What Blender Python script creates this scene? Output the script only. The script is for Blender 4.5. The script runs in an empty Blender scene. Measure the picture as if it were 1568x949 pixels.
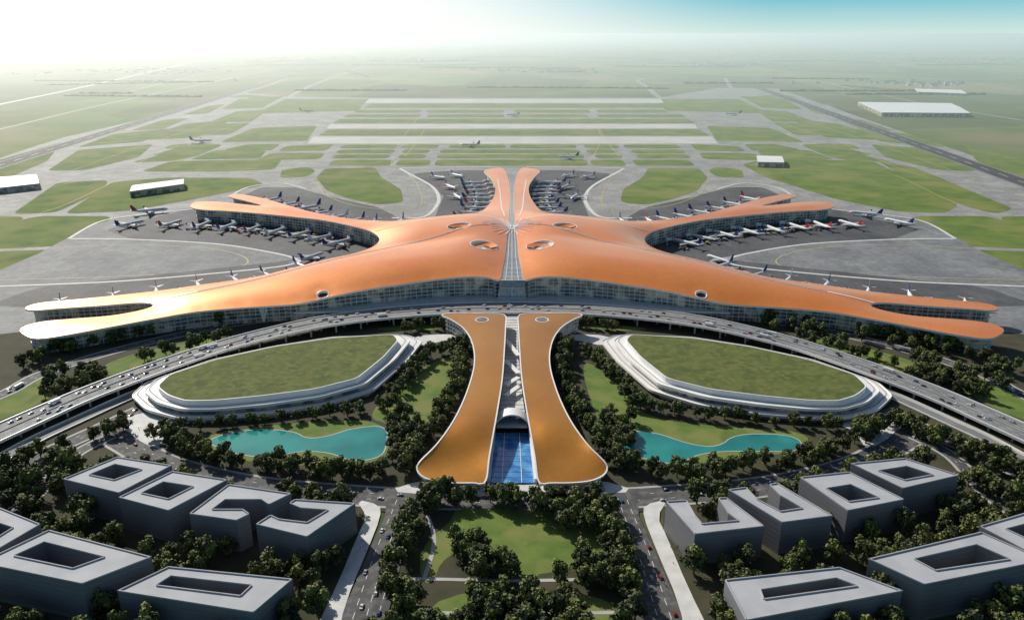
import bpy, math, random
import numpy as np
from collections import Counter
from mathutils import Vector, Matrix
from mathutils.geometry import delaunay_2d_cdt
from mathutils.bvhtree import BVHTree
random.seed(7)
SC=bpy.context.scene
# ---------------------------------------------------------------- pixel to site mapping
# image pixel positions unprojected through the camera on to the level plane z -> metres
HC=340.0; FL=1200.0; TH=math.atan(424.5/FL); S_,C_=math.sin(TH),math.cos(TH); CY=-1235.0
def P(u,v,z=0.0):
    x=(u-784)/FL; y=(v-474.5)/FL
    t=(HC-z)/(S_+y*C_)
    return Vector((x*t,(C_-y*S_)*t+CY,z))
def PL(pts,z=0.0): return [P(p[0],p[1],p[2] if len(p)>2 else z) for p in pts]
def MR(pts): return [(1568-p[0],)+tuple(p[1:]) for p in pts]
def cr(pts,n=4,closed=False):
    out=[];N=len(pts)
    rngi=range(N) if closed else range(N-1)
    for i in rngi:
        if closed: a,b,c,d=[pts[(i+k)%N] for k in(-1,0,1,2)]
        else: a,b,c,d=pts[max(i-1,0)],pts[i],pts[i+1],pts[min(i+2,N-1)]
        for k in range(n):
            t=k/n
            out.append(0.5*((2*b)+(c-a)*t+(2*a-5*b+4*c-d)*t*t+(3*b-a-3*c+d)*t**3))
    if not closed: out.append(pts[-1].copy())
    return out
def chaik(pts,n=2):
    for _ in range(n):
        o=[];N=len(pts)
        for i in range(N):
            a,b=pts[i],pts[(i+1)%N]
            o.append(a*.75+b*.25);o.append(a*.25+b*.75)
        pts=o
    return pts
def roundc(pts,r=25,n=4,frac=.42):
    o=[];N=len(pts)
    for i in range(N):
        a,b,c=pts[i-1],pts[i],pts[(i+1)%N]
        p=b+(a-b)*min(frac,r/max(1e-3,(a-b).length));q=b+(c-b)*min(frac,r/max(1e-3,(c-b).length))
        for k in range(n+1):
            t=k/n;o.append(p*(1-t)**2+b*2*t*(1-t)+q*t*t)
    return o
def resamp(pts,d,closed=False):
    p=pts+[pts[0]] if closed else pts
    out=[p[0].copy()]
    L=[0]
    for i in range(len(p)-1): L.append(L[-1]+(p[i+1]-p[i]).length)
    n=max(2,int(L[-1]/d)); j=0
    for k in range(1,n+1):
        s=L[-1]*k/n
        while j<len(p)-2 and L[j+1]<s: j+=1
        t=(s-L[j])/max(1e-6,L[j+1]-L[j]); out.append(p[j].lerp(p[j+1],min(t,1)))
    if closed: out.pop()
    return out
def inpoly(x,y,poly):
    c=False;n=len(poly);j=n-1
    for i in range(n):
        xi,yi=poly[i][0],poly[i][1];xj,yj=poly[j][0],poly[j][1]
        if (yi>y)!=(yj>y) and x<(xj-xi)*(y-yi)/(yj-yi)+xi: c=not c
        j=i
    return c
def area(p): return 0.5*sum(p[i][0]*p[(i+1)%len(p)][1]-p[(i+1)%len(p)][0]*p[i][1] for i in range(len(p)))
# ---------------------------------------------------------------- materials
def mat(name,c1,c2=None,scale=.05,rough=.8,metal=0,detail=5,objrand=0,bump=0,bscale=None,spec=.5,c3=None,scale2=None,coat=0):
    m=bpy.data.materials.new(name);m.use_nodes=True;nt=m.node_tree;N=nt.nodes;L=nt.links
    b=N['Principled BSDF'];b.inputs['Roughness'].default_value=rough;b.inputs['Metallic'].default_value=metal
    b.inputs['Specular IOR Level'].default_value=spec
    b.inputs['Coat Weight'].default_value=coat
    b.inputs['Coat Roughness'].default_value=.2
    if c2 is None: c2=tuple(x*.85 for x in c1)
    tc=N.new('ShaderNodeTexCoord')
    nz=N.new('ShaderNodeTexNoise');nz.inputs['Scale'].default_value=scale;nz.inputs['Detail'].default_value=detail
    L.new(tc.outputs['Object'],nz.inputs['Vector'])
    r=N.new('ShaderNodeValToRGB');r.color_ramp.elements[0].position=.35;r.color_ramp.elements[1].position=.65
    r.color_ramp.elements[0].color=(*c1,1);r.color_ramp.elements[1].color=(*c2,1)
    L.new(nz.outputs['Fac'],r.inputs['Fac']);out=r.outputs['Color']
    if c3:
        n2=N.new('ShaderNodeTexNoise');n2.inputs['Scale'].default_value=scale2;n2.inputs['Detail'].default_value=6
        L.new(tc.outputs['Object'],n2.inputs['Vector'])
        r2=N.new('ShaderNodeValToRGB');r2.color_ramp.elements[0].position=.48;r2.color_ramp.elements[1].position=.62
        L.new(n2.outputs['Fac'],r2.inputs['Fac'])
        mx=N.new('ShaderNodeMixRGB');L.new(r2.outputs['Color'],mx.inputs['Fac']);L.new(out,mx.inputs[1]);mx.inputs[2].default_value=(*c3,1);out=mx.outputs[0]
    if objrand:
        oi=N.new('ShaderNodeObjectInfo');mr=N.new('ShaderNodeMapRange');mr.inputs['To Min'].default_value=1-objrand;mr.inputs['To Max'].default_value=1+objrand
        L.new(oi.outputs['Random'],mr.inputs['Value'])
        mu=N.new('ShaderNodeVectorMath');mu.operation='SCALE';L.new(out,mu.inputs[0]);L.new(mr.outputs[0],mu.inputs['Scale']);out=mu.outputs[0]
    L.new(out,b.inputs['Base Color'])
    if bump:
        bn=N.new('ShaderNodeTexNoise');bn.inputs['Scale'].default_value=bscale or scale*4;bn.inputs['Detail'].default_value=6
        L.new(tc.outputs['Object'],bn.inputs['Vector'])
        bp=N.new('ShaderNodeBump');bp.inputs['Strength'].default_value=.6;bp.inputs['Distance'].default_value=bump
        L.new(bn.outputs['Fac'],bp.inputs['Height']);L.new(bp.outputs[0],b.inputs['Normal'])
    return m
def tilemat(name,c1,c2,cm,size,rough=.8,rot=0,ca=.82,cb=1.1,mort=.35,scale=.012,metal=0,spec=.5,coat=0,n0=.8,n1=1.15):
    m=mat(name,c1,c2,scale,rough,metal,spec=spec,coat=coat);nt=m.node_tree;N=nt.nodes;L=nt.links;b=N['Principled BSDF']
    src=b.inputs['Base Color'].links[0].from_socket
    tc=N.new('ShaderNodeTexCoord');mp=N.new('ShaderNodeMapping');mp.inputs['Rotation'].default_value=(0,0,rot);L.new(tc.outputs['Object'],mp.inputs[0])
    br=N.new('ShaderNodeTexBrick');br.offset=0;br.inputs['Scale'].default_value=1;br.inputs['Brick Width'].default_value=size;br.inputs['Row Height'].default_value=size
    br.inputs['Mortar Size'].default_value=mort;br.inputs['Color1'].default_value=(ca,ca,ca,1);br.inputs['Color2'].default_value=(cb,cb,cb,1);br.inputs['Mortar'].default_value=(*cm,1)
    L.new(mp.outputs[0],br.inputs['Vector'])
    mx=N.new('ShaderNodeMixRGB');mx.blend_type='MULTIPLY';mx.inputs[0].default_value=1;L.new(src,mx.inputs[1]);L.new(br.outputs['Color'],mx.inputs[2])
    nz=N.new('ShaderNodeTexNoise');nz.inputs['Scale'].default_value=.15;nz.inputs['Detail'].default_value=8;L.new(tc.outputs['Object'],nz.inputs[0])
    mr=N.new('ShaderNodeMapRange');mr.inputs['From Min'].default_value=.3;mr.inputs['From Max'].default_value=.7;mr.inputs['To Min'].default_value=n0;mr.inputs['To Max'].default_value=n1
    L.new(nz.outputs['Fac'],mr.inputs[0]);vm=N.new('ShaderNodeVectorMath');vm.operation='SCALE';L.new(mx.outputs[0],vm.inputs[0]);L.new(mr.outputs[0],vm.inputs['Scale'])
    L.new(vm.outputs[0],b.inputs['Base Color']);return m
def groundmat():
    m=mat('field_ground',(.065,.115,.018),(.125,.165,.035),.0022,.95,c3=(.19,.165,.08),scale2=.0011)
    nt=m.node_tree;N=nt.nodes;L=nt.links;b=N['Principled BSDF'];src=b.inputs['Base Color'].links[0].from_socket
    tc=N.new('ShaderNodeTexCoord');out=src
    for rot,sc,lo,hi in((.35,.0016,.55,1.6),(-.1,.0005,.6,1.4)):
        mp=N.new('ShaderNodeMapping');mp.inputs['Rotation'].default_value=(0,0,rot);mp.inputs['Scale'].default_value=(1,.45,1);L.new(tc.outputs['Object'],mp.inputs[0])
        vo=N.new('ShaderNodeTexVoronoi');vo.distance='CHEBYCHEV';vo.inputs['Scale'].default_value=sc;L.new(mp.outputs[0],vo.inputs['Vector'])
        bw=N.new('ShaderNodeRGBToBW');L.new(vo.outputs['Color'],bw.inputs[0])
        mr=N.new('ShaderNodeMapRange');mr.inputs['To Min'].default_value=lo;mr.inputs['To Max'].default_value=hi;L.new(bw.outputs[0],mr.inputs[0])
        vm=N.new('ShaderNodeVectorMath');vm.operation='SCALE';L.new(out,vm.inputs[0]);L.new(mr.outputs[0],vm.inputs['Scale']);out=vm.outputs[0]
    L.new(out,b.inputs['Base Color'])
    return m
m_ground=groundmat()
m_grass=mat('grass',(.070,.125,.012),(.125,.185,.022),.02,.95,c3=(.17,.19,.045),scale2=.009,bump=.3,bscale=.5)
m_grass2=mat('garden_grass',(.075,.135,.015),(.13,.19,.03),.05,.95,c3=(.17,.19,.045),scale2=.03,bump=.3,bscale=.8)
m_roofgrass=mat('roof_grass',(.048,.075,.010),(.095,.12,.018),.06,.95,c3=(.12,.13,.025),scale2=.15,bump=.6,bscale=.35)
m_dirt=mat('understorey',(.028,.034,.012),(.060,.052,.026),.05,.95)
m_taxi=tilemat('taxiway_concrete',(.23,.235,.23),(.31,.31,.30),(.8,.8,.8),22)
m_apron=tilemat('apron_concrete',(.15,.16,.17),(.22,.23,.235),(.7,.7,.7),14)
m_gate=tilemat('gate_asphalt',(.050,.055,.06),(.095,.10,.105),(.7,.7,.7),14)
m_asph=mat('asphalt',(.050,.051,.053),(.09,.09,.09),.03,.85,c3=(.12,.12,.115),scale2=.15)
m_rwy=mat('runway_asphalt',(.040,.040,.045),(.065,.065,.07),.01,.85)
m_deck=mat('road_deck',(.15,.155,.16),(.21,.21,.21),.05,.8)
m_white=mat('white_paint',(.8,.8,.78),(.7,.7,.69),.2,.6)
m_yellow=mat('yellow_paint',(.55,.45,.16),None,.2,.7)
m_pave=mat('pale_paving',(.50,.50,.49),(.62,.62,.60),.1,.75)
m_conc=mat('concrete',(.34,.34,.33),(.42,.42,.41),.05,.8)
m_roof=tilemat('orange_roof_panels',(.92,.27,.045),(.97,.32,.062),(.84,.84,.84),5,.30,rot=.5,ca=.975,cb=1.025,mort=.12,metal=.38,spec=.8,coat=.25,n0=.97,n1=1.03)
m_gold=tilemat('gold_roof_panels',(.74,.28,.038),(.84,.35,.055),(.84,.84,.84),3.5,.26,rot=.3,ca=.975,cb=1.025,mort=.1,metal=.75,spec=.8,coat=.1,n0=.97,n1=1.03)
m_rim=mat('white_cladding',(.82,.81,.78),(.75,.74,.72),.05,.4)
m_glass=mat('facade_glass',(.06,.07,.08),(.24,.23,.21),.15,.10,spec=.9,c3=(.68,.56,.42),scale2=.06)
m_sky=mat('skylight_glass',(.20,.25,.29),(.38,.42,.44),.2,.12,spec=.9)
m_blue=mat('blue_glass',(.02,.12,.38),(.05,.26,.6),.12,.08,spec=.9,c3=(.10,.36,.66),scale2=.05)
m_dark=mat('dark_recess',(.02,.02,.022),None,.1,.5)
m_water=mat('pond_water',(.015,.17,.16),(.03,.27,.24),.02,.06,bump=.05,bscale=.4)
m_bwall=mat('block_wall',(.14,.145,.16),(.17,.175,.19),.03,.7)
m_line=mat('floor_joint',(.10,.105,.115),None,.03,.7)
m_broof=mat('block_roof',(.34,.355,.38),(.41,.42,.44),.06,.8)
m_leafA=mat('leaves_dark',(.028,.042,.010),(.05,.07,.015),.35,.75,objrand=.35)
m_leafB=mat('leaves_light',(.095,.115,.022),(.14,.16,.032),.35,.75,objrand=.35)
m_bark=mat('bark',(.08,.06,.04),None,1,.9)
m_plane=mat('aircraft_white',(.80,.80,.80),(.74,.75,.77),.1,.3)
m_wing=mat('aircraft_wing',(.42,.44,.47),None,.1,.4)
m_navy=mat('tail_navy',(.03,.06,.22),None,.1,.35)
m_red=mat('tail_red',(.5,.03,.03),None,.1,.35)
m_tyre=mat('tyre',(.02,.02,.02),None,1,.8)
m_cw=mat('car_paint_white',(.75,.75,.75),None,.1,.25);m_cb=mat('car_paint_blue',(.05,.10,.3),None,.1,.25);m_cd=mat('car_paint_dark',(.04,.04,.05),None,.1,.25);m_cr=mat('car_paint_red',(.35,.03,.02),None,.1,.25);m_cs=mat('car_paint_silver',(.4,.41,.42),None,.1,.25)
m_win=mat('window_glass',(.02,.025,.03),None,.1,.1,spec=.8)
m_skin=mat('skin',(.5,.3,.2),None,1,.6);m_cloth=mat('clothing',(.05,.06,.10),(.3,.1,.08),.6,.8,objrand=.5)
# ---------------------------------------------------------------- mesh builder
class MB:
    def __init__(s): s.v=[];s.f=[];s.m=[];s.mats=[]
    def mi(s,m):
        if m not in s.mats: s.mats.append(m)
        return s.mats.index(m)
    def add(s,vs,fs,m):
        o=len(s.v);s.v+= [tuple(x) for x in vs];k=s.mi(m)
        for f in fs: s.f.append([i+o for i in f]);s.m.append(k)
    def poly(s,pts,m,z=None):
        pts=[Vector((p[0],p[1],p[2] if z is None else z)) for p in pts]
        if area(pts)<0: pts=pts[::-1]
        s.add(pts,[list(range(len(pts)))],m)
    def prism(s,pts,z0,z1,mt,ms):
        if area(pts)<0: pts=pts[::-1]
        n=len(pts);b=[(p[0],p[1],z0) for p in pts];t=[(p[0],p[1],z1) for p in pts]
        s.add(t,[list(range(n))],mt)
        s.add(b+t,[[i,(i+1)%n,(i+1)%n+n,i+n] for i in range(n)],ms)
    def box(s,c,d,m,rz=0,M=None):
        vs=[]
        for z in(-.5,.5):
            for x,y in((-.5,-.5),(.5,-.5),(.5,.5),(-.5,.5)):
                X,Y=x*d[0],y*d[1];vs.append(Vector((c[0]+X*math.cos(rz)-Y*math.sin(rz),c[1]+X*math.sin(rz)+Y*math.cos(rz),c[2]+z*d[2])))
        if M: vs=[M@v for v in vs]
        s.add(vs,[[3,2,1,0],[4,5,6,7],[0,1,5,4],[1,2,6,5],[2,3,7,6],[3,0,4,7]],m)
    def beam(s,a,b,w,h,m):
        a=Vector(a);b=Vector(b);d=(b-a);
        if d.length<1e-4: return
        sd=Vector((-d.y,d.x,0));
        if sd.length<1e-5: sd=Vector((1,0,0))
        sd=sd.normalized()*w/2; up=Vector((0,0,h)) if abs(d.z)<d.length*.9 else Vector((0,h,0))
        vs=[a-sd,a+sd,a+sd+up,a-sd+up,b-sd,b+sd,b+sd+up,b-sd+up]
        s.add(vs,[[0,1,2,3],[7,6,5,4],[0,4,5,1],[1,5,6,2],[2,6,7,3],[3,7,4,0]],m)
    def tube(s,rings,m,n=8,cap=True):
        vs=[];fs=[]
        for c,r,ax in rings:
            c=Vector(c);ax=Vector(ax).normalized();a=ax.orthogonal().normalized();b=ax.cross(a)
            for k in range(n):
                an=2*math.pi*k/n;vs.append(c+a*math.cos(an)*r+b*math.sin(an)*r)
        for i in range(len(rings)-1):
            for k in range(n): fs.append([i*n+k,i*n+(k+1)%n,(i+1)*n+(k+1)%n,(i+1)*n+k])
        if cap: fs.append(list(range(n))[::-1]);fs.append([len(vs)-n+k for k in range(n)])
        s.add(vs,fs,m)
    def ribbon(s,pts,w,m,dz=0):
        n=len(pts);vs=[]
        if n<2: return
        for i,p in enumerate(pts):
            d=(pts[min(i+1,n-1)]-pts[max(i-1,0)]);sd=Vector((-d.y,d.x,0)).normalized()*w/2
            q=p+Vector((0,0,dz));vs+=[q+sd,q-sd]
        s.add(vs,[[2*i+1,2*i+3,2*i+2,2*i] for i in range(n-1)],m)
    def strip(s,A,B,m):
        n=len(A);vs=[]
        for a,b in zip(A,B): vs+=[a,b]
        s.add(vs,[[2*i,2*i+1,2*i+3,2*i+2] for i in range(n-1)],m)
    def mesh(s,name,mirror=False,smooth=False):
        if mirror:
            n=len(s.v);s.v+=[(-x,y,z) for x,y,z in s.v];F=list(s.f)
            for f,k in zip(F,list(s.m)): s.f.append([i+n for i in f][::-1]);s.m.append(k)
        me=bpy.data.meshes.new(name);me.from_pydata(s.v,[],s.f);me.polygons.foreach_set('material_index',s.m)
        for m in s.mats: me.materials.append(m)
        if smooth: me.polygons.foreach_set('use_smooth',[True]*len(s.f))
        me.update();return me
    def build(s,name,parent=None,mirror=False,smooth=False):
        return obj(name,s.mesh(name,mirror,smooth),parent)
def obj(name,me,parent=None):
    o=bpy.data.objects.new(name,me);SC.collection.objects.link(o)
    if parent: o.parent=parent
    return o
def empty(name): 
    o=bpy.data.objects.new(name,None);SC.collection.objects.link(o);return o
def sheet(name,polys,m,z,smooth=2,parent=None,r=None):
    b=MB()
    for i,p in enumerate(polys):
        q=PL([(a[0],a[1]) for a in p],0)
        if r: q=roundc(q,r)
        elif smooth: q=chaik(q,smooth)
        b.poly(q,m,z+i*(.09/max(9,len(polys))))
    return b.build(name,parent)
# ---------------------------------------------------------------- ground
g=[-160000,-60000,-25000,-10000,-5000,-2500,-1200,-600,0,600,1200,2500,5000,10000,25000,60000,160000]
gv=[(x,y,0) for y in g for x in g];n=len(g)
b=MB();b.add(gv,[[j*n+i,j*n+i+1,(j+1)*n+i+1,(j+1)*n+i] for j in range(n-1) for i in range(n-1)],m_ground);b.build('ground')
sheet('taxiway_pavement',[[(-420,470),(-300,330),(-60,262),(60,222),(100,210),(230,180),(330,150),(372,142),(440,148),(560,150),(1008,150),(1100,135),(1192,136),(1260,160),(1420,215),(1640,290),(1880,345),(1980,470)]],m_taxi,.15,0)
b=MB()
for ln,w,m in (([(440,150),(485,128),(560,101)],34,m_taxi),([(372,142),(420,128),(452,112)],30,m_taxi),([(1010,150),(992,134),(985,121),(1110,120),(1240,124),(1300,135)],32,m_taxi),([(1110,120),(1120,136)],28,m_taxi),([(1020,134),(1120,136),(1192,138)],30,m_taxi),
    ([(-100,182),(0,160),(170,124),(335,86)],26,m_pave),([(-200,240),(0,198),(160,160),(330,125),(450,100)],14,m_conc),([(900,92),(1100,88),(1300,97),(1568,110)],14,m_pave),([(940,79),(1200,78),(1568,86)],22,m_pave),([(1200,110),(1400,118),(1568,140)],14,m_conc),([(600,88),(780,84),(900,92)],14,m_conc),
    ([(1490,300),(1400,240),(1330,190),(1260,160)],30,m_taxi),([(1300,135),(1420,160),(1568,185)],20,m_taxi),([(560,101),(700,96),(850,97),(985,121)],12,m_conc),([(200,140),(330,112),(520,88),(700,78)],12,m_conc)):
    b.ribbon(cr(PL(ln),6),w,m,.2)
b.build('perimeter_road')
isl=[
[(438,224),(512,221),(500,231),(425,232)],[(415,235),(498,234),(490,244),(392,246)],[(432,260),(472,256),(484,262),(470,271),(428,273)],
[(498,258),(575,257),(584,272),(614,290),(618,310),(580,314),(536,305),(500,292),(484,272)],
[(215,263),(262,247),(432,244),(420,260),(330,263)],
[(-20,382),(-10,350),(55,331),(172,331),(158,348),(105,376)],
[(18,328),(88,280),(166,276),(158,292),(85,326)],[(-70,349),(-45,330),(40,332),(8,354)],
[(72,262),(120,230),(235,221),(212,241),(130,261)],[(336,218),(390,196),(486,193),(470,216)],
[(230,238),(298,220),(342,222),(298,241)],[(212,215),(282,190),(358,183),(304,211)],[(118,226),(175,205),(262,197),(220,217)],
[(322,187),(362,171),(412,168),(384,187)],[(392,174),(436,152),(564,152),(548,170)],[(338,168),(366,152),(436,147),(402,165)],[(345,149),(372,145),(430,149),(420,151)],
[(-90,285),(-10,248),(95,218),(72,247),(0,278)],[(-80,434),(-30,386),(92,382),(60,404),(10,424)],[(200,249),(245,238),(306,238),(265,247)],
[(300,208),(335,190),(385,188),(350,207)],[(290,245),(330,230),(408,231),(398,243)],[(340,230),(380,221),(430,221),(415,231)],
[(250,228),(262,222),(292,220),(275,228)],[(280,176),(320,162),(345,160),(318,174)],[(200,200),(250,184),(290,181),(250,198)]]
bigL=[(98,328),(172,279),(260,272),(385,273),(406,283),(304,304),(200,323)]
bigR=[[(1136,252),(1175,243),(1335,247),(1408,280),(1468,314),(1448,326),(1380,325),(1280,305),(1170,271)],[(1345,247),(1402,257),(1552,320),(1525,328),(1474,315),(1390,275)]]
cent=[]
def row(v0,v1,segs):
    for a,c in segs:
        k=(v1-v0)
        cent.append([(a+(784-a)*k/(v1-50),v0),(c+(784-c)*k/(v1-50),v0),(c,v1),(a,v1)])
row(159,165.5,[(556,1056)]);row(168.5,173,[(540,642),(652,772),(788,905),(917,1025)]);row(175.5,180,[(525,642),(652,772),(788,902),(917,1052)])
row(182.5,189,[(508,1066)]);row(198.5,208,[(486,1088)])
row(222,227.5,[(518,608),(612,670),(686,774),(781,884),(896,950),(958,1045)]);row(229.5,235,[(512,602),(614,656),(672,890),(900,946),(970,1052)])
row(237,243,[(506,594),(608,650),(668,896),(914,955),(978,1060)]);row(245,254,[(500,596),(604,656),(664,902),(908,960),(975,1066)])
skipR={4,6}
sheet('airfield_grass',isl+[bigL]+[MR(p) for i,p in enumerate(isl) if i not in skipR]+bigR+cent,m_grass,.30,r=26)
sheet('runway',[[(506,190.4),(1064,190.4),(1068,197.2),(500,197.2)],[(480,209.5),(1090,209.5),(1100,220.5),(470,220.5)],[(566,152),(1012,152),(1016,158),(558,158)]],mat('runway_concrete',(.42,.42,.40),(.50,.50,.47),.01,.8),.42,0)
b=MB()
for ln,w in (([(1165,136),(1568,280),(1800,362)],66),([(455,113),(330,152),(100,222),(-150,300)],62)):
    q=PL(ln);b.ribbon(resamp(q,120),w,m_rwy,.42)
    for off in(-w/2+3,w/2-3):
        r=[]
        qq=resamp(q,120)
        for i in range(len(qq)):
            d=qq[min(i+1,len(qq)-1)]-qq[max(i-1,0)];r.append(qq[i]+Vector((-d.y,d.x,0)).normalized()*off)
        b.ribbon(r,1.2,m_white,.52)
    qq=resamp(q,50)
    for i in range(0,len(qq)-1,2): b.ribbon([qq[i],qq[i+1]],1.6,m_white,.52)
b.build('asphalt_runway')
b=MB()
tl=[[(0,238),(200,228),(400,219),(600,221),(968,221),(1168,219),(1400,228)],[(-100,330),(60,327),(200,268),(260,264),(500,256),(784,255.5),(1068,256),(1300,262)],
 [(250,268),(350,264),(470,275),(500,300),(560,318),(640,318),(640,285),(620,262)],[(480,174.2),(784,174),(1090,174.2)],[(380,246),(500,236),(784,236),(1068,236)],
 [(60,382),(200,375),(330,382),(380,400),(330,415),(150,425),(-50,430)],[(620,240),(640,215),(655,190)],[(900,252),(920,215),(912,190)],[(598,255),(610,222),(640,180)],[(0,300),(120,258),(240,216),(400,165)],[(60,290),(180,262),(290,215),(370,188),(440,150)]]
tl2=[MR(t) for t in tl[1:3]+tl[5:7]+tl[9:]]
for t in tl+tl2: b.ribbon(cr(PL(t),8),1.6,m_yellow,.55)
b.build('taxiway_centre_line')
apL=[(-250,540),(-200,452),(-60,440),(60,388),(140,345),(200,330),(300,318),(560,335),(600,360),(560,400),(430,430),(300,480),(60,512)]
sheet('apron',[apL,MR(apL)],m_apron,.40,0)
gaA=[(160,352),(230,335),(300,318),(560,340),(590,365),(560,388),(480,402),(440,392),(330,372),(200,366)]
gaB=[(372,300),(400,287),(450,287),(520,305),(580,318),(610,334),(600,345),(400,330)]
gaC=[(632,266),(700,261),(762,261),(772,338),(664,338),(672,318),(680,300),(655,285)]
gaD=[(-20,468),(60,440),(250,420),(420,402),(540,385),(590,375),(520,420),(300,450),(60,470)]
sheet('gate_apron',[q for t in(gaA,gaB,gaC,gaD) for q in(t,MR(t))],m_gate,.50,r=20)
b=MB()
for t in ([(105,366),(150,341),(200,331),(300,320)],[(105,366),(200,367),(330,374),(420,388),(455,398),(450,404),(400,412),(200,430),(0,439),(-200,446)],
          [(612,258),(622,264),(660,285),(672,305),(660,326),(640,334),(600,334)],[(612,258),(700,256),(762,256)],[(350,303),(380,287),(430,281),(470,290)]):
    for q in (t,MR(t)): b.ribbon(cr(PL(q),8),6 if t[0][1]>300 else 8,m_pave,.7)
b.build('apron_service_road')
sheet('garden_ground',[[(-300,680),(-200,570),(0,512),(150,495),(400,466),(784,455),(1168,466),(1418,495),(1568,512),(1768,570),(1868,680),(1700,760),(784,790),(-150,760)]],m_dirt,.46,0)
gr=[[(560,640),(600,600),(650,560),(690,545),(700,560),(690,610),(660,650),(620,690),(600,650)],[(300,668),(420,650),(540,642),(590,650),(600,700),(540,715),(420,712),(330,700)],
    [(150,560),(230,535),(330,515),(330,530),(230,560),(160,580)],[(-40,640),(0,600),(60,575),(110,590),(40,630),(-20,650)],[(430,500),(480,488),(530,484),(500,492)],[(560,505),(620,498),(690,500),(650,508)]]
gr2=[[(890,560),(905,555),(960,600),(985,640),(1110,655),(1235,660),(1240,690),(1120,705),(1010,720),(940,700),(905,620)]]
sheet('lawn',gr+gr2+[MR(p) for p in gr[2:]],m_grass2,.54,2)
pL=[(314,676),(350,663),(400,657),(452,661),(470,673),(505,668),(540,656),(594,651),(592,688),(580,702),(540,708),(505,693),(455,691),(420,702),(370,698),(336,687)]
pR=[(946,661),(1000,661),(1055,681),(1100,686),(1125,665),(1200,665),(1230,676),(1222,692),(1180,692),(1100,691),(1052,701),(1048,716),(1010,707),(960,697)]
sheet('pond',[pL,pR],m_water,.68,2)
b=MB()
for p in(pL,pR):
    q=chaik(PL(p),2);q.append(q[0]);b.ribbon(q,1.2,m_conc,.72)
b.build('pond_edge')
pz=[[(186,640),(235,630),(300,645),(262,660),(240,690),(200,668)],[(590,753),(650,735),(700,741),(784,744),(868,741),(918,735),(978,753),(900,759),(784,762),(668,759)],
    [(620,520),(660,512),(720,514),(724,524),(690,520),(640,532)],[(545,765),(582,774),(583,792),(562,845),(528,925),(515,990),(470,990),(515,900),(548,820),(562,792)]]
sheet('plaza_paving',pz+[MR(p) for p in(pz[0],pz[2],pz[3])],m_pave,.82,1)
b=MB()
def street(px,w,z=.4,mir=True,cl=True):
    for q in ([px,MR(px)] if mir else [px]):
        c=cr(PL(q),6);b.ribbon(c,w,m_asph,z);b.ribbon(c,w+5,m_conc,z-.06)
        rr=resamp(c,7)
        if cl:
            for off in(-w/6,w/6):
                for i in range(0,len(rr)-1,2):
                    d=(rr[i+1]-rr[i]).normalized();sd=Vector((-d.y,d.x,0))*off;b.ribbon([rr[i]+sd,rr[i]+sd+d*3.5],.35,m_white,z+.1)
st1=[(150,655),(195,680),(250,710),(330,733),(420,748),(520,757),(640,764),(784,766)]
st2=[(-150,800),(0,728),(80,690),(150,658),(215,628)]
st3=[(-150,660),(0,606),(60,575),(150,545),(250,519),(340,500),(430,487)]
street(st1,24,.66);street(st2,17,.69);street(st3,14,.72);street([(-100,850),(40,770),(110,700),(170,668)],10,.75)
for q in ([(592,757),(648,760),(618,850),(592,949),(580,1010),(490,1010),(520,949),(565,845),(590,790)],):
    for k,r in enumerate((q,MR(q))): b.poly(PL(r),m_asph,.78)
for q in ([(622,764),(590,850),(560,949),(548,1000)],[(608,766),(573,850),(540,949)],[(635,764),(606,850),(578,949)]):
    for r in (q,MR(q)):
        rr=resamp(PL(r),6)
        for i in range(0,len(rr)-1,2): b.ribbon([rr[i],rr[i+1]],.35,m_white,.84)
b.build('street')
cg=[(-200,1100),(-300,800),(0,735),(110,705),(200,712),(330,745),(560,768),(545,830),(500,930),(470,1050)]
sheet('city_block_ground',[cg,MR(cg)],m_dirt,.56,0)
pk=[(650,772),(920,772),(950,850),(990,1020),(580,1020),(618,850)]
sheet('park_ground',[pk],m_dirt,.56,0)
sheet('park_lawn',[[(700,775),(870,775),(930,815),(935,850),(890,868),(800,885),(770,870),(740,840),(680,850),(660,900),(640,880),(650,830),(690,800)],[(660,905),(900,905),(960,940),(960,1000),(640,1000)]],m_grass2,.62,2)
b=MB()
for k,q in enumerate(([(600,886),(700,888),(784,890),(960,886)],[(590,938),(784,940),(980,938)],[(655,790),(665,830),(650,886)],[(905,790),(945,840),(955,886)])): b.ribbon(cr(PL(q),6),3,m_conc,.74+.02*k)
b.build('park_path')
# far settlements and shelter belts
b=MB()
for (u,v,k,sp) in ((850,108,60,260),(960,80,120,900),(1250,84,110,900),(1500,92,100,700),(620,92,60,500),(430,90,60,600),(1400,128,40,250),(750,76,90,1200),(1100,100,50,400),(200,110,60,500)):
    c=P(u,v)
    for _ in range(k):
        x=c.x+random.gauss(0,sp);y=c.y+random.gauss(0,sp*.7);w,d,h=random.uniform(14,60),random.uniform(12,30),random.uniform(5,14);a=random.choice((.1,.35,-.2))
        if h<0 or y<2400: continue
        b.box((x,y,h/2),(w,d,h),m_conc if random.random()<.5 else m_pave,a)
        ca,sa=math.cos(a),math.sin(a)
        f=lambda X,Y,Z:(x+X*ca-Y*sa,y+X*sa+Y*ca,Z)
        b.add([f(-w/2,-d/2,h),f(w/2,-d/2,h),f(w/2,d/2,h),f(-w/2,d/2,h),f(-w/2,0,h+3),f(w/2,0,h+3)],[[0,1,5,4],[2,3,4,5],[3,0,4],[1,2,5]],m_bwall)
b.build('distant_settlement')
b=MB()
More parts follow.
